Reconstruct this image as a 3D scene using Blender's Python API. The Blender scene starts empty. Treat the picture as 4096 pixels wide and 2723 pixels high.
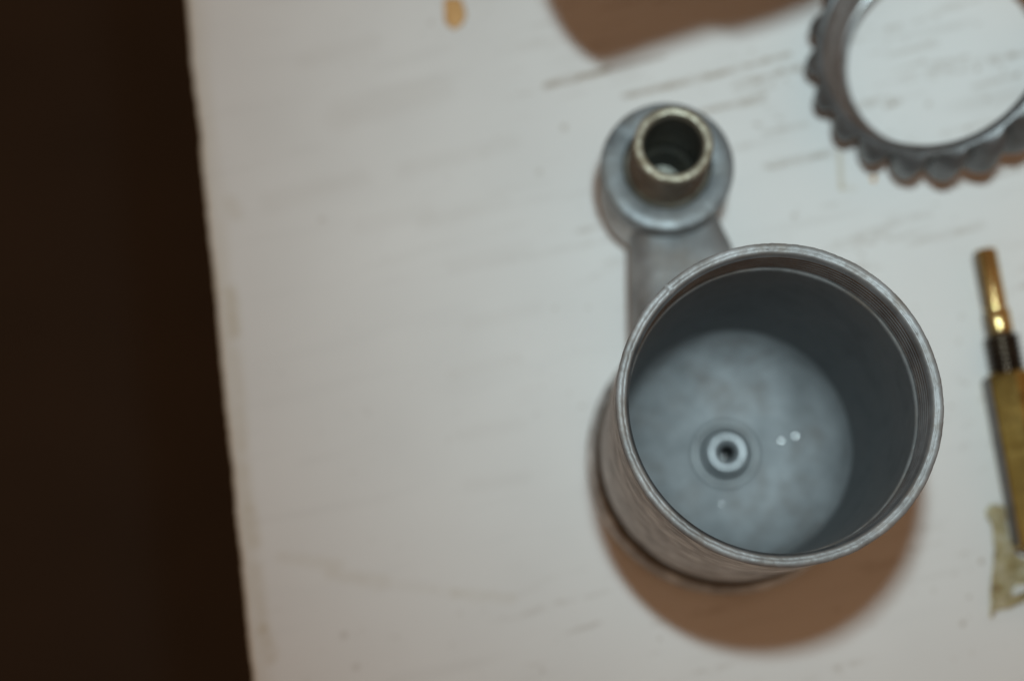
import bpy, bmesh, math, random
import numpy as np
from mathutils import Vector, Matrix, noise as mn

random.seed(7)
MM = 0.001
S = bpy.context.scene
COL = S.collection

# ---------------------------------------------------------------- camera
cam_d = bpy.data.cameras.new("camera")
cam = bpy.data.objects.new("camera", cam_d)
COL.objects.link(cam)
R = Matrix(((0.99994, 0.0, 0.010996), (0.002156, 0.980585, -0.196085), (-0.010783, 0.196097, 0.980525)))
cam.matrix_world = Matrix.Translation((0, 0, 0.337)) @ R.to_4x4()
cam_d.sensor_fit = 'HORIZONTAL'
cam_d.sensor_width = 23.6
cam_d.lens = 35.015
cam_d.clip_start = 0.01
cam_d.clip_end = 20
cam_d.dof.use_dof = True
cam_d.dof.focus_distance = 0.2595
cam_d.dof.aperture_fstop = 4.6
S.camera = cam

# ---------------------------------------------------------------- room light
world = bpy.data.worlds.new("World")
S.world = world
world.use_nodes = True
wn = world.node_tree.nodes
bg = wn['Background']
bg.inputs['Color'].default_value = (1.0, 0.56, 0.31, 1)
bg.inputs['Strength'].default_value = 0.235

# the camera's own pop-up flash, just above the lens
fl = bpy.data.lights.new("flash", 'AREA')
fl.shape = 'RECTANGLE'
fl.size = 0.017
fl.size_y = 0.008
fl.energy = 0.262
fl.spread = math.radians(100)
fl.color = (0.76, 0.95, 1.0)
flo = bpy.data.objects.new("flash", fl)
COL.objects.link(flo)
flo.location = (0.0183, 0.0598, 0.330)
flo.rotation_euler = (Vector((0.105, 0.145, 0)) - flo.location).to_track_quat('-Z', 'Y').to_euler()

S.view_settings.view_transform = 'Standard'
S.view_settings.look = 'None'
S.view_settings.exposure = 0.0
S.view_settings.gamma = 1.0
S.cycles.use_denoising = True
S.cycles.caustics_reflective = True
S.cycles.max_bounces = 10


# ---------------------------------------------------------------- helpers
def tag(o, label=None, cat=None, group=None, kind=None):
    if label: o['label'] = label
    if cat: o['category'] = cat
    if group: o['group'] = group
    if kind: o['kind'] = kind
    return o


def empty(name, loc=(0, 0, 0), rz=0.0):
    o = bpy.data.objects.new(name, None)
    o.empty_display_size = 0.01
    o.location = loc
    o.rotation_euler = (0, 0, rz)
    COL.objects.link(o)
    return o


def mesh(name, verts, faces, mat, parent=None, smooth=True, sharp=None):
    me = bpy.data.meshes.new(name)
    me.from_pydata([tuple(v) for v in verts], [], faces)
    me.materials.append(mat)
    me.update()
    if smooth:
        me.polygons.foreach_set('use_smooth', [True] * len(me.polygons))
        if sharp:
            me.set_sharp_from_angle(angle=math.radians(sharp))
    o = bpy.data.objects.new(name, me)
    COL.objects.link(o)
    if parent: o.parent = parent
    return o


def lathe_data(prof, n=256, rfun=None, close=False):
    """prof: list of (r, z) in mm. rfun(r, z, a, k) -> (r, z)."""
    V, F = [], []
    m = len(prof)
    for i in range(n):
        a = 2 * math.pi * i / n
        for k, (r, z) in enumerate(prof):
            if rfun: r, z = rfun(r, z, a, k)
            V.append((r * math.cos(a) * MM, r * math.sin(a) * MM, z * MM))
    for i in range(n):
        j = (i + 1) % n
        for k in range(m if close else m - 1):
            l = (k + 1) % m
            F.append((i * m + k, j * m + k, j * m + l, i * m + l))
    return V, F


def lathe(name, prof, mat, parent, n=256, rfun=None, close=False, sharp=35):
    V, F = lathe_data(prof, n, rfun, close)
    return mesh(name, V, F, mat, parent, True, sharp)


# ---------------------------------------------------------------- materials
def newmat(name):
    m = bpy.data.materials.new(name)
    m.use_nodes = True
    nt = m.node_tree
    return m, nt, nt.nodes['Principled BSDF']


def N(nt, typ, **kw):
    n = nt.nodes.new(typ)
    for k, v in kw.items(): setattr(n, k, v)
    return n


def tex_noise(nt, scale, detail=4, rough=0.55, vec=None, dist=0.0):
    t = N(nt, 'ShaderNodeTexNoise')
    t.inputs['Scale'].default_value = scale
    t.inputs['Detail'].default_value = detail
    t.inputs['Roughness'].default_value = rough
    t.inputs['Distortion'].default_value = dist
    if vec: nt.links.new(vec, t.inputs['Vector'])
    return t.outputs['Fac']


def ramp(nt, fac, stops):
    r = N(nt, 'ShaderNodeValToRGB')
    e = r.color_ramp.elements
    while len(e) < len(stops): e.new(0.5)
    for el, (p, c) in zip(e, stops):
        el.position = p
        el.color = (*c, 1) if len(c) == 3 else c
    nt.links.new(fac, r.inputs['Fac'])
    return r.outputs['Color']


def mixc(nt, fac, a, b, blend='MIX'):
    m = N(nt, 'ShaderNodeMix', data_type='RGBA', blend_type=blend)
    for sock, v in ((m.inputs[0], fac), (m.inputs[6], a), (m.inputs[7], b)):
        if isinstance(v, (int, float)): sock.default_value = v
        elif isinstance(v, tuple): sock.default_value = (*v, 1)
        else: nt.links.new(v, sock)
    return m.outputs[2]


def coord(nt, scale=(1, 1, 1)):
    tc = N(nt, 'ShaderNodeTexCoord')
    mp = N(nt, 'ShaderNodeMapping')
    mp.inputs['Scale'].default_value = scale
    nt.links.new(tc.outputs['Object'], mp.inputs['Vector'])
    return mp.outputs['Vector']


def bump(nt, bsdf, h, strength, dist_mm, prev=None):
    b = N(nt, 'ShaderNodeBump')
    b.inputs['Strength'].default_value = strength
    b.inputs['Distance'].default_value = dist_mm * MM
    nt.links.new(h, b.inputs['Height'])
    if prev: nt.links.new(prev, b.inputs['Normal'])
    nt.links.new(b.outputs['Normal'], bsdf.inputs['Normal'])
    return b.outputs['Normal']


def zinc(name, base=(0.36, 0.375, 0.385), dark=(0.20, 0.205, 0.21), stain=(0.16, 0.12, 0.085), stain_amt=0.35,
         metallic=0.75, rough=(0.38, 0.6), streak=(1, 1, 1), sscale=120.0, grain=2500.0, bump_mm=0.03, bstreak=False, bscale=160.0, spec=0.5):
    m, nt, b = newmat(name)
    v1 = coord(nt)
    v2 = coord(nt, streak)
    c = mixc(nt, ramp(nt, tex_noise(nt, bscale, 5, 0.6, v2 if bstreak else v1), [(0.3, (0, 0, 0)), (0.72, (1, 1, 1))] if not bstreak else [(0.34, (0, 0, 0)), (0.66, (1, 1, 1))]), dark, base)
    s = ramp(nt, tex_noise(nt, sscale, 6, 0.65, v2), [(0.48, (0, 0, 0)), (0.72, (1, 1, 1))])
    sm = N(nt, 'ShaderNodeMath', operation='MULTIPLY')
    nt.links.new(s, sm.inputs[0])
    sm.inputs[1].default_value = stain_amt
    c = mixc(nt, sm.outputs[0], c, stain)
    nt.links.new(c, b.inputs['Base Color'])
    b.inputs['Metallic'].default_value = metallic
    b.inputs['Specular IOR Level'].default_value = spec
    rr = N(nt, 'ShaderNodeMapRange')
    rr.inputs['To Min'].default_value = rough[0]
    rr.inputs['To Max'].default_value = rough[1]
    nt.links.new(tex_noise(nt, 400, 4, 0.6, v2), rr.inputs['Value'])
    nt.links.new(rr.outputs[0], b.inputs['Roughness'])
    p = bump(nt, b, tex_noise(nt, grain, 3, 0.6, v2), 0.6, bump_mm)
    bump(nt, b, tex_noise(nt, 500, 4, 0.6, v1), 0.5, bump_mm * 2.5, p)
    return m


M_WALL = zinc('weathered_zinc', base=(0.66, 0.71, 0.73), dark=(0.25, 0.26, 0.262), stain=(0.12, 0.085, 0.06), metallic=0.2, bstreak=True, bscale=190, streak=(1, 1, 1.35), stain_amt=0.85, sscale=130, bump_mm=0.05, rough=(0.42, 0.62))
M_FLOOR = zinc('zinc_floor', base=(0.38, 0.40, 0.415), dark=(0.205, 0.218, 0.225), stain=(0.13, 0.095, 0.07), stain_amt=0.5, metallic=0.10, rough=(0.5, 0.7), sscale=110, bscale=90, spec=0.3)
M_SEAT = zinc('polished_seat', base=(0.46, 0.485, 0.50), dark=(0.32, 0.335, 0.345), stain_amt=0.2, metallic=0.6, rough=(0.35, 0.5))
M_RINGSEAT = zinc('seat_edge', base=(0.42, 0.44, 0.45), dark=(0.24, 0.25, 0.255), stain_amt=0.3, metallic=0.2, rough=(0.35, 0.5))
M_RIM = zinc('worn_zinc_rim', base=(0.29, 0.295, 0.30), dark=(0.15, 0.148, 0.145), stain_amt=0.5, metallic=0.35,
             rough=(0.42, 0.65), streak=(1, 1, 3), sscale=200, grain=3500, bump_mm=0.04)
M_THREAD = zinc('zinc_thread', base=(0.17, 0.19, 0.205), dark=(0.08, 0.085, 0.09), stain_amt=0.3, metallic=0.6, rough=(0.25, 0.4), bump_mm=0.015)
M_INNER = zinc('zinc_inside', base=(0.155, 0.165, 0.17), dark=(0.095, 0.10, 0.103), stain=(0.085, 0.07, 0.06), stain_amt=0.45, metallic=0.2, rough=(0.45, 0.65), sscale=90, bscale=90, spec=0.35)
M_ARM = zinc('cast_zinc', base=(0.315, 0.33, 0.335), dark=(0.125, 0.13, 0.132), stain_amt=0.55, bscale=110, metallic=0.35, rough=(0.40, 0.6), sscale=90, bump_mm=0.06)
M_FLANGE = zinc('machined_flange', base=(0.25, 0.27, 0.28), dark=(0.115, 0.125, 0.13), stain=(0.12, 0.105, 0.08), stain_amt=0.5, bscale=140, metallic=0.35, rough=(0.35, 0.55), sscale=120, bump_mm=0.05)
M_NIPPLE = zinc('oily_thread', base=(0.22, 0.20, 0.165), dark=(0.10, 0.088, 0.07), stain=(0.10, 0.07, 0.03), stain_amt=0.6, metallic=0.8,
                rough=(0.3, 0.5), sscale=250)
M_NIPRIM = zinc('worn_nipple_edge', base=(0.38, 0.355, 0.285), dark=(0.22, 0.195, 0.14), stain=(0.14, 0.10, 0.045), stain_amt=0.6, metallic=0.6, rough=(0.4, 0.6), sscale=300)
M_BORE = zinc('dark_oily_bore', base=(0.13, 0.125, 0.10), dark=(0.08, 0.08, 0.07), stain=(0.12, 0.08, 0.02), stain_amt=0.5, metallic=0.6, rough=(0.25, 0.45))
M_RING = zinc('dark_zinc_ring', base=(0.135, 0.138, 0.142), dark=(0.07, 0.068, 0.066), stain=(0.09, 0.07, 0.055), stain_amt=0.5, metallic=0.55,
              rough=(0.3, 0.5), sscale=140, bump_mm=0.02)
M_RTHREAD = zinc('worn_ring_thread', base=(0.34, 0.35, 0.36), dark=(0.18, 0.18, 0.18), stain=(0.10, 0.075, 0.05), stain_amt=0.5, metallic=0.85, rough=(0.22, 0.38), bump_mm=0.015)
M_BRASS = zinc('tarnished_brass', base=(0.72, 0.53, 0.17), dark=(0.50, 0.34, 0.09), stain=(0.09, 0.055, 0.02), stain_amt=0.75, metallic=0.95,
               rough=(0.15, 0.30), sscale=110, grain=900, bump_mm=0.008)
M_BRASS2 = zinc('turned_brass', base=(0.80, 0.62, 0.28), dark=(0.55, 0.38, 0.13), stain=(0.12, 0.07, 0.02), stain_amt=0.6, metallic=0.95,
                rough=(0.10, 0.20), sscale=110, streak=(0.12, 1, 0.12), grain=4500, bump_mm=0.05)
M_FLANKSHADE = zinc('flank_shade', base=(0.16, 0.15, 0.145), dark=(0.09, 0.085, 0.08), stain_amt=0.4, metallic=0.3, rough=(0.4, 0.6))  # dark grey standing for the unlit left side of the brass
M_BRASST = zinc('blackened_brass_thread', base=(0.13, 0.10, 0.07), dark=(0.06, 0.05, 0.04), stain=(0.05, 0.03, 0.02), stain_amt=0.5, metallic=0.85,
                rough=(0.22, 0.35), bump_mm=0.01)


def simple(name, col, rough=0.6, metallic=0.0):
    m, nt, b = newmat(name)
    v = coord(nt)
    c = mixc(nt, tex_noise(nt, 300, 4, 0.6, v), tuple(x * 0.75 for x in col), tuple(min(1, x * 1.2) for x in col))
    nt.links.new(c, b.inputs['Base Color'])
    b.inputs['Roughness'].default_value = rough
    b.inputs['Metallic'].default_value = metallic
    bump(nt, b, tex_noise(nt, 900, 3, 0.6, v), 0.5, 0.05)
    return m


M_OCHRE = simple('ochre_flake', (0.62, 0.36, 0.14))
M_RED = simple('red_crumb', (0.45, 0.11, 0.05))
M_GOLD = simple('gold_swarf', (0.6, 0.38, 0.1), 0.3, 1.0)
M_GLINT, nt, b = newmat('glint_metal')  # shiny metal for the added glint bumps
b.inputs['Base Color'].default_value = (0.9, 0.9, 0.9, 1)
b.inputs['Metallic'].default_value = 1
b.inputs['Roughness'].default_value = 0.22
M_GROOVE = simple('dark_groove', (0.07, 0.06, 0.045), 0.5, 0.3)  # one dark colour for the whole groove above the bead
M_HOLE = simple('dark_hole', (0.03, 0.03, 0.03), 0.7)  # near-black colour stands in for the shade of a deep hole
M_CASTER = simple('grey_caster', (0.25, 0.25, 0.25), 0.5, 0.5)  # surface of the added, unseen shadow caster

# white-painted board: colour comes from a painted-wear attribute on the mesh
M_TABLE, nt, b = newmat('white_paint')
at = N(nt, 'ShaderNodeAttribute', attribute_name='wear')
nt.links.new(at.outputs['Color'], b.inputs['Base Color'])
b.inputs['Roughness'].default_value = 0.5
b.inputs['Specular IOR Level'].default_value = 0.35
vt = coord(nt)
p_ = bump(nt, b, tex_noise(nt, 900, 3, 0.6, vt), 0.25, 0.05)
bump(nt, b, tex_noise(nt, 90, 3, 0.5, vt), 0.25, 0.4, p_)

M_GROUND, nt, b = newmat('dark_floor')
vg = coord(nt)
nt.links.new(mixc(nt, tex_noise(nt, 4, 4, 0.6, vg), (0.010, 0.008, 0.006), (0.050, 0.035, 0.023)), b.inputs['Base Color'])
b.inputs['Roughness'].default_value = 0.7

# ---------------------------------------------------------------- ground, far below the table
g = mesh('ground', [(-4, -4, -0.74), (4, -4, -0.74), (4, 4, -0.74), (-4, 4, -0.74)], [(0, 1, 2, 3)], M_GROUND, None, False)
tag(g, kind='structure')

# ---------------------------------------------------------------- table top
rng = np.random.default_rng(11)


def vnoise(x, y, seed):
    """smooth value noise on arrays"""
    r = np.random.default_rng(seed).random((256, 256))
    xi = np.floor(x).astype(int); yi = np.floor(y).astype(int)
    fx = x - xi; fy = y - yi
    fx = fx * fx * (3 - 2 * fx); fy = fy * fy * (3 - 2 * fy)
    a = r[xi % 256, yi % 256]; b_ = r[(xi + 1) % 256, yi % 256]
    c = r[xi % 256, (yi + 1) % 256]; d = r[(xi + 1) % 256, (yi + 1) % 256]
    return (a * (1 - fx) + b_ * fx) * (1 - fy) + (c * (1 - fx) + d * fx) * fy


def fbm(x, y, seed, octv=3):
    s = 0; w = 1; t = 0
    for k in range(octv):
        s = s + w * vnoise(x * 2 ** k, y * 2 ** k, seed + k); t += w; w *= 0.55
    return s / t


def sstep(a, b_, x):
    t = np.clip((x - a) / (b_ - a), 0, 1)
    return t * t * (3 - 2 * t)


def edge_x(y):
    """left edge of the board (mm) with small chips"""
    base = -60.1 + (y + 7.9) * (-81.7 + 60.1) / (149.8 + 7.9)
    return base + 0.8 * (fbm(y / 9.0, y * 0 + 3.3, 5) - 0.5) + 0.45 * (fbm(y / 1.6, y * 0 + 1.7, 9) - 0.5)


ys = np.concatenate([np.linspace(-420, -40, 30), np.arange(-20, 172, 0.45), np.linspace(190, 480, 22)])
us = np.concatenate([[0, 0.15, 0.5, 1.0], np.arange(1.4, 215, 0.45), np.linspace(225, 560, 30)])   # distance from the left edge
nu, ny = len(us), len(ys)
U, Y = np.meshgrid(us, ys)
X = edge_x(Y) + U
ang = math.radians(13)
gu = X * math.cos(ang) + Y * math.sin(ang)
gv = -X * math.sin(ang) + Y * math.cos(ang)
warp = 1.6 * (fbm(gu / 40, gv / 30, 40) - 0.5) * 2
gvw = gv + warp
# grain: broken streaks running along the grain
streak = sstep(0.60, 0.80, fbm(gu / 13.0, gvw / 1.5, 21, 2))
streak2 = sstep(0.62, 0.85, fbm(gu / 26.0, gvw / 3.0, 31, 2))
patch = sstep(0.42, 0.68, fbm(gu / 45.0, gvw / 22.0, 51, 3))
right = sstep(-60, 60, X)
specks = sstep(0.80, 0.90, fbm(X / 1.5, Y / 1.5, 61, 2)) * sstep(0.5, 0.65, fbm(X / 14, Y / 14, 65, 2))
stain = 0.36 * streak * patch * sstep(0.25, 0.8, right) * sstep(0.25, 0.6, fbm(gu / 2.2, gv / 0.7, 111, 2)) + 0.10 * streak2 * patch * (0.3 + 0.7 * right) + 0.6 * specks * (0.2 + 0.8 * right)
mott = (fbm(X / 30, Y / 30, 71, 3) - 0.5)
brk = fbm(gu / 3.0, gvw / 0.8, 81, 2)
yellow = np.zeros_like(X)


def line(x0, y0, x1, y1, w, s, arr, rag=1.0):
    x0, y0, x1, y1, w = (q * 0.96 for q in (x0, y0, x1, y1, w))
    dx, dy = x1 - x0, y1 - y0
    L2 = dx * dx + dy * dy
    t = np.clip(((X - x0) * dx + (Y - y0) * dy) / L2, 0, 1)
    d = np.hypot(X - x0 - t * dx, Y - y0 - t * dy)
    k = (1 - sstep(0.25 * w, w, d + 0.5 * rag * (brk - 0.5) * w * 2))
    k *= (1 - rag * 0.6 * sstep(0.35, 0.7, 1 - brk))
    arr += 1.3 * s * k


for a in [(4.2, 133.5, 19.3, 137.4, 0.9, .75), (14, 136.3, 33, 141, 0.6, .4), (23.4, 130.7, 46.8, 136.5, 0.8, .6), (46.8, 136.5, 63.8, 141.5, 0.7, .5),
          (40.2, 126.2, 57.2, 130.7, 0.7, .5), (57, 121.3, 67.4, 123.5, 0.6, .4), (57.3, 112.8, 72.8, 116.2, 0.8, .5),
          (50, 133, 66, 138, 0.6, .4), (91.1, 93.8, 107.8, 98.1, 0.9, .3), (86, 99, 96, 101, 0.7, .25), (78, 96, 88, 98.5, .6, .25),
          (-46.2, 125.5, -22, 132.7, 2.6, .20), (-62.4, 104.2, -40.6, 110.1, 1.8, .16), (-30, 112, -4, 119, 1.5, .16), (-25, 99, -6, 104, 1.4, .16),
          (-40, 98, -25, 101.5, 1.6, .13), (-18, 88, -1, 92.5, 1.3, .14), (-14, 74, 2, 78, 1.2, .12), (-18, 62, -3, 66, 1.1, .12),
          (-16, 48, -2, 50.5, 1.2, .12), (-14, 36, -1, 38, 1.2, .12), (-55, 140, -38, 145, 1.5, .15), (98, 107, 118, 112, 0.6, .25),
          (86.5, 127.6, 90, 129.5, 0.9, .35), (108, 133, 119, 136, .6, .3), (100, 121, 116, 125, .6, .25), (88, 141, 100, 144, .6, .2)]:
    if a[0] < -5:                      # the left half: wide, faint grain
        a = a[:4] + (a[4] * 2.2, a[5] * 0.38)
        line(*a, stain, 0.6)
    else:
        line(*(a[:4] + (a[4] * 1.5, a[5])), stain, 1.15)
for a in [(74.9, 116.2, 75, 107.3, 0.9, .55), (75, 107.6, 78, 107.2, 0.9, .3), (-56.6, 19.6, -43.6, 17.9, 2.2, .13), (-45.5, 15.9, -33.5, 13.9, 2.4, .15), (-33.5, 13.9, -16.6, 11.5, 2, .07),
          (-16.6, 11.5, -3.8, 10.3, 2.0, .15), (-70.7, 82, -69.3, 72, 2.4, .28), (-71.5, 104, -70.3, 101, 2.4, .2), (-68.9, 67, -66.5, 45, 2, .14), (-64.5, 30, -63, 23, 2.4, .22),
          (-62.3, 17, -60.3, 4, 2.4, .16), (-60.2, 3, -58.4, -3, 2.6, .24), (-66.0, 40, -64.6, 31, 1.8, .14)]:
    line(*a, yellow, 0.8)
for (x, y, r, s) in [(8.6, 122.7, 1.0, .5), (2.6, 111.5, .9, .42), (-49.5, 99.7, 1.1, .25), (63.5, 100.6, .9, .5), (64.5, 102.5, .5, .3), (-24, 149.9, .9, .3),
                     (88.2, 128.6, .8, .5), (87.6, 130.1, .6, .5), (96.9, 128.5, .7, .5), (97.3, 129.4, .5, .4), (96, 139.5, .8, .35), (88.0, 148, .8, .3), (100, 151, .8, .35),
                     (110, 149, .7, .3), (118, 141, .8, .3), (92, 119.4, .8, .3), (106, 122.5, 1., .3), (-42, 2, 1.1, .3), (-39, -5, 1.1, .3), (3, -5.6, .9, .25),
                     (30, 5, .8, .2), (70, 8, .8, .2), (97, 16, .7, .2), (102, 60, .8, .25), (100.5, 45, .7, .25), (102, 76, .7, .3), (101, 70, .8, .25)]:
    x, y = x * 0.96, y * 0.96
    d = np.hypot(X - x, (Y - y)) + 0.4 * (brk - 0.5)
    stain += s * (1 - sstep(0.3 * r, 1.1 * r, d))
edge_wear = (1 - sstep(0.0, 0.9 + 1.2 * fbm(Y / 5, U * 0, 91), U)) * 0.55
yellow += edge_wear + 0.26 * (1 - sstep(0.5, 6.5, U + 3 * (fbm(Y / 14, U / 3, 95) - 0.5)))
stain = np.clip(stain, 0, 0.9)[..., None]
yellow = np.clip(yellow, 0, 0.8)[..., None]
paint = np.array([0.71, 0.705, 0.69]) * (1 + 0.10 * mott[..., None] - 0.02 * (streak2 * 1.0)[..., None])
colr = paint * (1 - stain) + np.array([0.27, 0.205, 0.14]) * stain
colr = colr * (1 - yellow) + np.array([0.44, 0.36, 0.22]) * yellow
Z = -0.05 * stain[..., 0] - np.where(U < 1.2, (1.0 - np.sqrt(np.clip(1 - (1 - U / 1.2) ** 2, 0, 1))) * 1.2, 0)
nv = nu * ny
co = np.stack([X, Y, Z], -1).reshape(-1, 3) * MM
idx = np.arange(nv).reshape(ny, nu)
faces = np.stack([idx[:-1, :-1], idx[:-1, 1:], idx[1:, 1:], idx[1:, :-1]], -1).reshape(-1, 4)
# skirt and underside
ring = np.concatenate([idx[0, :], idx[1:, -1], idx[-1, -2::-1], idx[-2:0:-1, 0]])
low = co[ring].copy(); low[:, 2] = -0.018
nb = len(ring)
li = np.arange(nv, nv + nb)
sk = np.stack([ring, li, np.roll(li, -1), np.roll(ring, -1)], -1)
allco = np.concatenate([co, low])
allf = np.concatenate([faces, sk])
me = bpy.data.meshes.new('painted_board')
me.vertices.add(len(allco)); me.vertices.foreach_set('co', allco.ravel())
me.loops.add(len(allf) * 4 + nb); me.polygons.add(len(allf) + 1)
me.loops.foreach_set('vertex_index', np.concatenate([allf.ravel(), li[::-1]]).astype(np.int32))
me.polygons.foreach_set('loop_start', np.concatenate([np.arange(len(allf)) * 4, [len(allf) * 4]]).astype(np.int32))
me.polygons.foreach_set('use_smooth', np.concatenate([np.ones(len(faces), bool), np.zeros(nb + 1, bool)]))
me.update(calc_edges=True); me.validate()
ca = me.color_attributes.new('wear', 'FLOAT_COLOR', 'POINT')
wood = np.tile(np.array([[0.30, 0.17, 0.08]]), (nb, 1))
cols = np.concatenate([np.concatenate([colr.reshape(-1, 3), wood]), np.ones((len(allco), 1))], 1)
ca.data.foreach_set('color', cols.astype(np.float32).ravel())
me.materials.append(M_TABLE)
table = bpy.data.objects.new('table', me)
COL.objects.link(table)
tag(table, 'white painted wooden tabletop with worn grain streaks and a stained left edge', 'table')

# ---------------------------------------------------------------- the bowl casting
CX, CY = 42.9, 40.8
bowl = empty('fuel_bowl', (CX * MM, CY * MM, 0))
tag(bowl, 'grey zinc bowl with threaded open mouth and a side arm ending in a threaded nipple', 'metal bowl')
H = 80.0


def jit(scale, amp, z0=-1e9):
    def f(r, z, a, k):
        if z < z0: return r, z
        p = Vector((math.cos(a) * scale, math.sin(a) * scale, k * 0.37))
        d = mn.noise(p) * amp + mn.noise(p * 3.7) * amp * 0.5
        return r + d * 0.6, z + d
    return f


# outside wall with the bead round the base
bead = [(24.0, 0.0), (28.8, 0.0), (29.6, 0.8), (29.95, 2.0), (30.0, 5.0), (29.9, 6.4), (29.4, 7.4), (28.6, 8.0)]
lathe('base_bead', bead, M_WALL, bowl, 192, jit(3, 0.05, 12))
lathe('groove', [(28.6, 8.0), (27.6, 8.5), (27.3, 9.4), (27.35, 10.6), (27.5, 11.4)], M_GROOVE, bowl, 192)
outer = [(27.5, 11.4), (27.6, 12.5)] + [(27.6 + 0.4 * (k / 16), 12.5 + (78.4 - 12.5) * k / 16) for k in range(1, 17)]
lathe('outer_wall', outer, M_WALL, bowl, 256, jit(3, 0.05, 12))
# rim: two crests with a turned groove between them
rim = [(28.0, 78.4), (28.05, 79.2), (27.95, 79.75), (27.6, 79.95), (27.2, 79.97), (26.95, 79.92), (26.8, 79.82), (26.68, 79.82), (26.5, 79.82), (26.3, 79.72), (26.15, 79.4), (26.05, 78.9)]


def rimj(r, z, a, k):
    p = Vector((math.cos(a) * 9, math.sin(a) * 9, k * 0.12))
    d = mn.noise(p) * 0.07 + mn.noise(p * 4.1) * 0.06
    q = mn.noise(Vector((math.cos(a) * 14, math.sin(a) * 14, 4.2)))
    chip = -max(0, q - 0.42) * 0.35 if k in (3, 4, 5, 8, 9) else 0
    e = 0 if k == 0 or k == len(rim) - 1 else 1
    return r + d * e * 0.7, z + (d + chip) * e


lathe('rim', rim, M_RIM, bowl, 720, rimj, sharp=60)
# internal thread
th = [(26.05, 78.9)]
z = 78.5
while z > 72.6:
    th += [(25.7, z), (26.25, z - 0.45), (26.25, z - 0.75), (25.7, z - 1.15)]
    z -= 1.35
zt = th[-1][1]
th += [(25.75, zt - 0.3), (25.75, 71.2)]
lathe('inner_thread', th, M_THREAD, bowl, 256, sharp=25)
ledge = [(25.75, 71.2), (25.65, 70.95), (25.5, 70.85), (25.4, 70.65), (25.35, 70.1)]
lathe('ledge', ledge, M_ARM, bowl, 256, jit(8, 0.05))
# inside: wall, then a wide fillet into the floor
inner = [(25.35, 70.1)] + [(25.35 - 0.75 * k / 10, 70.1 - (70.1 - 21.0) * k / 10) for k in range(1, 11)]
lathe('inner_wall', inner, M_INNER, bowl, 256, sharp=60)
flr = [(24.6 - 13 + 13 * math.cos(math.radians(t)), 21.0 - 14.5 * math.sin(math.radians(t))) for t in range(0, 91, 9)]
flr += [(r, 6.5) for r in (10, 8.5)]


def flrj(r, z, a, k):
    if k == 0: return r, z
    return r, z + 0.3 * mn.noise(Vector((r * math.cos(a) * 0.12, r * math.sin(a) * 0.12, 2)))


lathe('bowl_floor', flr + [(7.6, 6.5)], M_FLOOR, bowl, 192, flrj, sharp=60)
sj = jit(2, 0.06)
lathe('seat_ring', [(7.6, 6.3), (7.35, 6.8), (6.9, 7.2), (6.3, 7.25), (5.85, 6.9), (5.6, 6.2)], M_RINGSEAT, bowl, 128, sj, sharp=60)
lathe('seat_groove', [(5.6, 6.25), (5.4, 5.5), (4.9, 5.4), (4.75, 6.0), (4.8, 9.2)], M_FLOOR, bowl, 96, sharp=60)
lathe('drain_seat', [(4.8, 9.2), (4.65, 10.2), (4.2, 10.8), (3.6, 11.0), (2.9, 10.9), (2.1, 10.5), (1.6, 9.4)], M_SEAT, bowl, 128, sj, sharp=60)
lathe('drain_hole', [(1.6, 9.4), (1.55, 7.0), (1.5, 1.0), (0.01, 0.9)], M_HOLE, bowl, 48, sharp=40)
# small bright bumps added on the floor to make glints of the flash
for (px, py, rr) in [(55.2, 43.7, 0.8), (58.2, 44.7, 0.75), (41.9, 30.0, 0.5), (41.9, 39.7, 0.45)]:
    pr = [(rr * math.cos(t), rr * 0.6 * math.sin(t)) for t in [math.pi / 2 * k / 6 for k in range(7)]]
    o = lathe('glint_bump', pr, M_GLINT, bowl, 24)
    rr0 = math.hypot(px - CX, py - CY)
    zf = 10.8 if rr0 < 3 else (6.5 if rr0 < 11.6 else 21.0 - 14.5 * math.sqrt(max(0, 1 - ((rr0 - 11.6) / 13) ** 2)))
    o.location = ((px - CX) * MM, (py - CY) * MM, (zf + 0.05) * MM)

# pipe boss (flange) and its nipple
BX, BY = 29.2 - CX, 98.9 - CY
barrel = [(0.01, 4.0), (9.0, 4.0), (12.2, 4.6), (13.1, 6.0), (13.4, 8), (13.5, 20), (13.6, 23), (14.05, 23.6)]
ob = lathe('boss_barrel', barrel, M_WALL, bowl, 192, jit(2.5, 0.10, 2))
ob.location = (BX * MM, BY * MM, 0)
boss = [(14.05, 23.6), (14.15, 24.4), (14.1, 29.4), (13.95, 29.9), (13.5, 30.2), (12, 30.25), (10.4, 30.2), (9.6, 30.0), (9.3, 29.6)]
ob = lathe('pipe_flange', boss, M_FLANGE, bowl, 192, jit(2.5, 0.10, 2))
ob.location = (BX * MM, BY * MM, 0)
nip = [(9.3, 29.6), (9.0, 29.2), (8.2, 29.1)]
z = 29.6
while z < 42.4:
    nip += [(7.6, z), (8.15, z + 0.35), (8.15, z + 0.6), (7.6, z + 0.95)]
    z += 1.15
nip += [(7.6, 43.2)]
on = lathe('nipple', nip, M_NIPPLE, bowl, 128, sharp=25)
on.location = (BX * MM, BY * MM, 0)
lip = [(7.6, 43.0), (8.0, 43.4), (8.1, 43.8), (7.85, 44.2), (7.4, 44.4), (6.8, 44.4), (6.4, 44.25), (6.15, 43.8), (6.1, 43.0)]
ol = lathe('nipple_lip', lip, M_NIPRIM, bowl, 192, jit(4, 0.14, 43.3))
ol.location = (BX * MM, BY * MM, 0)
bore = [(6.1, 43.0)]
z = 42.8
while z > 26:
    bore += [(5.9, z), (6.1, z - 0.6)]
    z -= 1.2
bore += [(6.0, 24.5), (5.2, 23.5), (4.4, 19), (4.2, 16), (0.01, 15.5)]
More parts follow.
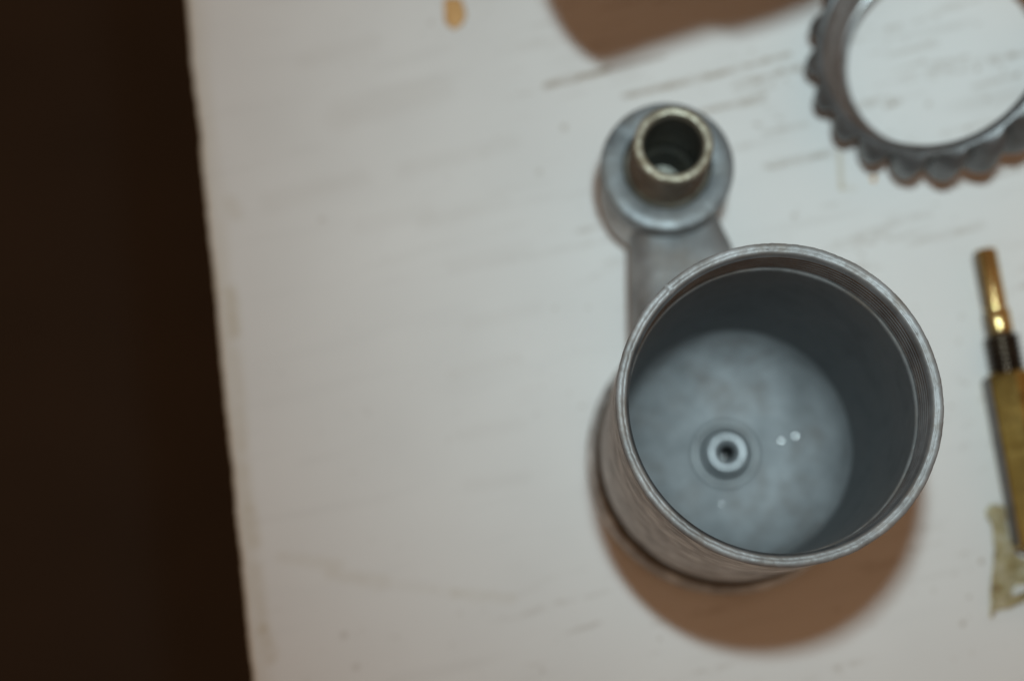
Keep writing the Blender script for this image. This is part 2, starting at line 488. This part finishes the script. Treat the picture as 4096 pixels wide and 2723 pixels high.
oo = lathe('bore', bore, M_BORE, bowl, 96, sharp=25)
oo.location = (BX * MM, BY * MM, 0)

# the arm: lofted rounded section from the boss to the bowl wall
path = [  # centre x, y, half width, z low, z high (world mm)
    (29.3, 99.0, 9.0, 7.0, 23.0), (31.6, 91.0, 9.9, 6.0, 24.0), (33.1, 85.0, 11.1, 5.5, 24.6), (33.9, 79.0, 12.0, 5.5, 25.0),
    (34.9, 73.0, 13.0, 5.5, 25.6), (35.4, 67.0, 13.5, 5.0, 26.4), (37.0, 61.0, 15.0, 4.5, 27.0), (39, 55.0, 16, 4.5, 27.0)]
V, F = [], []
nseg = 40
fine = []
for i in range(len(path) - 1):
    for t in (0, .25, .5, .75):
        fine.append(tuple(path[i][k] * (1 - t) + path[i + 1][k] * t for k in range(5)))
fine.append(path[-1])
for i, (x, y, w, zl, zh) in enumerate(fine):
    for s in range(nseg):
        a = 2 * math.pi * s / nseg
        ca_, sa_ = math.cos(a), math.sin(a)
        ex = 0.42
        dx = w * math.copysign(abs(ca_) ** ex, ca_)
        dz = (zh - zl) / 2 * math.copysign(abs(sa_) ** 0.75, sa_)
        n_ = 0.25 * mn.noise(Vector((x + dx, y, dz)) * 0.12)
        vx, vy = x + dx - CX, y - 0.1 * dx - CY
        rad = math.hypot(vx, vy)
        if rad < 26.2: vx, vy = vx * 26.2 / rad, vy * 26.2 / rad      # ends inside the bowl's wall
        V.append((vx * MM, vy * MM, ((zl + zh) / 2 + dz + n_) * MM))
for i in range(len(fine) - 1):
    for s in range(nseg):
        t = (s + 1) % nseg
        F.append((i * nseg + s, i * nseg + t, (i + 1) * nseg + t, (i + 1) * nseg + s))
mesh('arm', V, F, M_ARM, bowl, True, 60)

# ---------------------------------------------------------------- knurled ring
AX = Vector((-0.44, -0.043, 0.897)).normalized()      # it leans: left side down, right side propped up
T0 = Vector((87.6, 129.3, 25.0)) - 12.0 * AX
kring = empty('knurled_ring', T0 * MM)
kring.rotation_mode = 'QUATERNION'
kring.rotation_quaternion = Vector((0, 0, 1)).rotation_difference(AX)
tag(kring, 'dark grey metal ring nut with lobed grip edge lying on the white board', 'ring nut')
NL = 19
body = [(22.0, -1.5), (22.6, -2.4), (25.2, -2.4), (25.6, -1.8), (25.7, 9.0), (25.8, 11.3), (25.9, 11.9), (25.5, 12.05), (24.7, 12.0), (24.2, 11.7)]
lathe('ring_body', body, M_RING, kring, 256, jit(3, 0.06), sharp=30)
body = [(24.2, 11.7)]
z = 11.0
while z > 3:
    body += [(23.95, z), (23.3, z - 0.5), (23.3, z - 1.2), (23.8, z - 1.8)]
    z -= 2.3
body += [(23.2, 1.6), (22.2, 1.2), (21.9, 0.6), (22.0, -1.5)]
lathe('inner_thread', body, M_RTHREAD, kring, 256, sharp=30)
# each grip lobe: a rounded half-column with a bevelled top
for i in range(NL):
    a0 = 2 * math.pi * (i + 0.35) / NL
    V, F = [], []
    secs = [(-2.4, 0.35), (-2.0, 0.7), (-1.2, 0.9), (0.2, 1.0), (1.2, 1.0), (7.6, 1.0), (8.8, 0.93), (10.0, 0.76), (10.9, 0.5), (11.5, 0.22), (11.6, 0.05)]
    nl = 15
    sz = 1 + 0.06 * random.uniform(-1, 1)
    for (zz, sc) in secs:
        for q in range(nl):
            t = q / (nl - 1) * 2 - 1
            half = 4.3 * (0.8 + 0.2 * sc)
            tt = t - 0.22 * (1 - t * t)                     # teeth lean to one side
            rad = 25.7 + 3.7 * sz * sc * (max(0, 1 - abs(tt) ** 2.0) ** 0.78) + 0.10 * mn.noise(Vector((t * 3, zz * 0.6, i * 3.3)))
            aa = a0 + (half * t + 0.45 * (zz - 6)) / 27.5
            V.append((rad * math.cos(aa) * MM, rad * math.sin(aa) * MM, zz * MM))
    for k in range(len(secs) - 1):
        for q in range(nl - 1):
            F.append((k * nl + q, k * nl + q + 1, (k + 1) * nl + q + 1, (k + 1) * nl + q))
    F.append(tuple(range(nl))[::-1])
    F.append(tuple((len(secs) - 1) * nl + q for q in range(nl)))
    mesh('grip_lobe', V, F, M_RING, kring, True, 60)
# the part it is propped on, outside the picture on the right
prop = lathe('end_cap', [(0.01, 0), (9.5, 0), (10, 0.5), (10, 26), (9.4, 26.8), (7, 27), (0.01, 27)], M_RING, None, 64)
prop.location = (127 * MM, 133 * MM, 0)
tag(prop, 'short grey end cap under the raised right side of the lobed ring', 'end cap')

# ---------------------------------------------------------------- brass needle valve
valve = empty('brass_valve', (102.2 * MM, 86.9 * MM, 5.76 * MM))
valve.scale = (0.96, 0.96, 0.96)
tag(valve, 'brass needle valve with hexagonal body and blackened thread lying at the right edge', 'brass valve')
d = Vector((0.124, -0.9923, 0)).normalized()
xa = Vector((0.9923, 0.124, 0)).normalized()
BR = Matrix((xa, Vector((0, 0, 1)), d)).transposed()   # local x across, y up, z along the axis


def shade_flank(o, lim):
    """the left flank of the valve gets its unlit, dark-reflecting look as grey colour"""
    o.data.materials.append(M_FLANKSHADE)
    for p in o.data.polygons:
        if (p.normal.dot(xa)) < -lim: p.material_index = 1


def along(name, prof, mat, n=64, sharp=30):
    V, F = lathe_data(prof, n)
    V = [BR @ Vector(v) for v in V]
    o = mesh(name, V, F, mat, valve, True, sharp)
    shade_flank(o, 0.86)
    return o



along('stem', [(0.01, 0.0), (2.2, 0.0), (2.55, 0.3), (2.7, 0.8), (2.7, 13.6), (2.4, 13.8), (2.35, 14.4)], M_BRASS2)
along('collar', [(2.35, 14.4), (2.95, 14.5), (3.1, 14.8), (3.1, 19.6), (2.95, 20.0), (2.6, 20.2)], M_BRASS2)
tp = [(2.6, 20.2), (3.3, 20.4)]
z = 20.6
while z < 28.3:
    tp += [(3.4, z), (4.1, z + 0.5), (4.1, z + 0.65), (3.4, z + 1.15)]
    z += 1.2
tp += [(3.0, 28.8), (3.0, 29.6)]
along('thread', tp, M_BRASST, sharp=20)
# hexagonal body, one corner up
V, F = [], []
rows = [(29.4, 5.2), (29.8, 5.8), (30.2, 6.0), (68.4, 6.0), (68.9, 5.7), (69.1, 5.2)]
for (zz, rr) in rows:
    for s in range(6):
        a = math.radians(90 + 60 * s)
        for da in (-3.2, 3.2):
            V.append(BR @ Vector((rr * math.cos(a + math.radians(da)) * MM, rr * math.sin(a + math.radians(da)) * MM, zz * MM)))
for k in range(len(rows) - 1):
    for s in range(12):
        t = (s + 1) % 12
        F.append((k * 12 + s, k * 12 + t, (k + 1) * 12 + t, (k + 1) * 12 + s))
F.append(tuple(range(12))[::-1]); F.append(tuple(range(60, 72)))
shade_flank(mesh('hex_body', V, F, M_BRASS, valve, True, 20), 0.9)
along('spindle', [(3.2, 69.0), (3.2, 84.0), (2.8, 84.6), (0.01, 84.6)], M_BRASS)

# ---------------------------------------------------------------- scrap of yellowed film
M_FILM, nt, b = newmat('yellowed_film')
vf = coord(nt)
c = ramp(nt, tex_noise(nt, 320, 5, 0.65, vf), [(0.40, (0.86, 0.82, 0.66)), (0.53, (0.72, 0.63, 0.40)), (0.68, (0.36, 0.26, 0.10))])
nt.links.new(c, b.inputs['Base Color'])
b.inputs['Transmission Weight'].default_value = 0.75
b.inputs['Roughness'].default_value = 0.15
b.inputs['IOR'].default_value = 1.2
bump(nt, b, tex_noise(nt, 250, 3, 0.5, vf), 0.8, 0.5)
poly = [(104.3, 29.9), (105.3, 31.6), (107.0, 32.1), (108.9, 31.1), (109.2, 28.9), (109.8, 24.9), (110.3, 21.8), (111.5, 20.0), (114.1, 19.1), (118, 18), (119, 15.1), (115, 13.8), (111.1, 13.4),
        (109.5, 12.0), (109.7, 11.0), (111.5, 12.0), (114.1, 13.0), (117, 13), (117, 11), (112.9, 10.1), (109.3, 8.5), (106.3, 7.9), (105.1, 7.0), (104.5, 6.0), (103.7, 6.4),
        (104.3, 9.3), (105.2, 15.1), (105.9, 21.0), (106.1, 25.4), (105.5, 27.4), (104.6, 28.4)]


def inside(x, y):
    r = False
    j = len(poly) - 1
    for i in range(len(poly)):
        xi, yi = poly[i]; xj, yj = poly[j]
        if (yi > y) != (yj > y) and x < (xj - xi) * (y - yi) / (yj - yi) + xi: r = not r
        j = i
    return r


bm = bmesh.new()
vv = {}
st = 0.3


def gv_(i, j):
    if (i, j) not in vv:
        x, y = 103 + i * st, 5 + j * st
        z = 1.1 + 1.1 * mn.noise(Vector((x * 0.55, y * 0.22, 1.7))) + 0.7 * mn.noise(Vector((x * 1.1, y * 0.7, 5.1)))
        jx, jy = 0.08 * mn.noise(Vector((x * 2, y * 2, 9))), 0.08 * mn.noise(Vector((x * 2, y * 2, 19)))
        vv[(i, j)] = bm.verts.new(((x + jx) * MM, (y + jy) * MM, max(0.15, z) * MM))
    return vv[(i, j)]


for i in range(60):
    for j in range(95):
        if inside(103 + (i + .5) * st, 5 + (j + .5) * st):
            bm.faces.new((gv_(i, j), gv_(i + 1, j), gv_(i + 1, j + 1), gv_(i, j + 1)))
for _ in range(4):
    bmesh.ops.smooth_vert(bm, verts=[v for v in bm.verts if v.is_boundary], factor=0.5, use_axis_x=True, use_axis_y=True, use_axis_z=False)
me = bpy.data.meshes.new('film_scrap')
bm.to_mesh(me); bm.free()
me.polygons.foreach_set('use_smooth', [True] * len(me.polygons))
me.materials.append(M_FILM)
film = bpy.data.objects.new('film_scrap', me)
film.scale = (0.96, 0.96, 1)
COL.objects.link(film)
sm = film.modifiers.new('thick', 'SOLIDIFY'); sm.thickness = 0.00022; sm.offset = 1
tag(film, 'crumpled scrap of yellowish translucent film beside the lower end of the brass valve', 'film scrap')


# ---------------------------------------------------------------- small bits on the board
def crumb(name, loc, size, mat, label, cat, seed, rot=0.0):
    bm = bmesh.new()
    bmesh.ops.create_icosphere(bm, subdivisions=3, radius=1.0)
    for v in bm.verts:
        n_ = 1 + 0.35 * mn.noise(v.co * 1.6 + Vector((seed, 0, 0)))
        v.co = Vector((v.co.x * size[0] * n_, v.co.y * size[1] * n_, v.co.z * size[2] * n_)) * MM
    me = bpy.data.meshes.new(name); bm.to_mesh(me); bm.free()
    me.polygons.foreach_set('use_smooth', [True] * len(me.polygons))
    me.materials.append(mat)
    o = bpy.data.objects.new(name, me); COL.objects.link(o)
    o.location = [q * MM for q in loc]; o.rotation_euler.z = rot
    return tag(o, label, cat)


crumb('ochre_flake', (-17.6, 146.3, 0.25), (2.8, 4.0, 0.3), M_OCHRE, 'small ochre oval flake lying alone on the white board at the top', 'flake', 3)
crumb('red_crumb', (107.0, 114.6, 0.5), (0.9, 0.6, 0.5), M_RED, 'tiny red crumb against the inside of the lobed ring', 'crumb', 5, 0.4)
crumb('orange_crumb', (79.4, 105.2, 0.4), (0.6, 0.8, 0.4), M_OCHRE, 'tiny orange crumb just outside the lobes of the ring', 'crumb', 8)
crumb('metal_shaving', (CX - 20.9, CY - 16.6, 79.6), (0.45, 0.12, 0.1), M_GOLD, 'tiny golden shaving stuck on the lower left rim of the bowl', 'shaving', 9, -0.2)

# ---------------------------------------------------------------- added unseen shadow caster beyond the top of the picture (its shadow is in view)
caster = empty('shadow_caster', (36 * MM, 190 * MM, 0))
tag(caster, 'added unseen shadow caster, a pedestal with overhanging lid that casts the brown shadow', 'shadow caster')
out = [(7.7, 125.1), (10.4, 119.5), (13.3, 115.9), (16.2, 113.6), (18.4, 112.8), (22.1, 114.0), (28.1, 116.3), (36.3, 119.1), (40.8, 118.8), (46.8, 120.6), (53.6, 123.4), (55.9, 124.9),  # plate outline shaped to throw the brown shadow
       (64, 140), (64, 205), (58, 212), (10, 212), (4, 205), (4, 142)]
n = len(out)
V = [((x - 36) * MM, (y - 190) * MM, 90 * MM) for x, y in out] + [((x - 36) * MM, (y - 190) * MM, 94 * MM) for x, y in out]
F = [tuple(range(n))[::-1], tuple(range(n, 2 * n))] + [(i, (i + 1) % n, n + (i + 1) % n, n + i) for i in range(n)]
mesh('plate', V, F, M_CASTER, caster, False)
lathe('pedestal', [(0.01, 0.0), (20, 0), (21, 1), (21, 89), (20, 90), (0.01, 90)], M_CASTER, caster, 64)
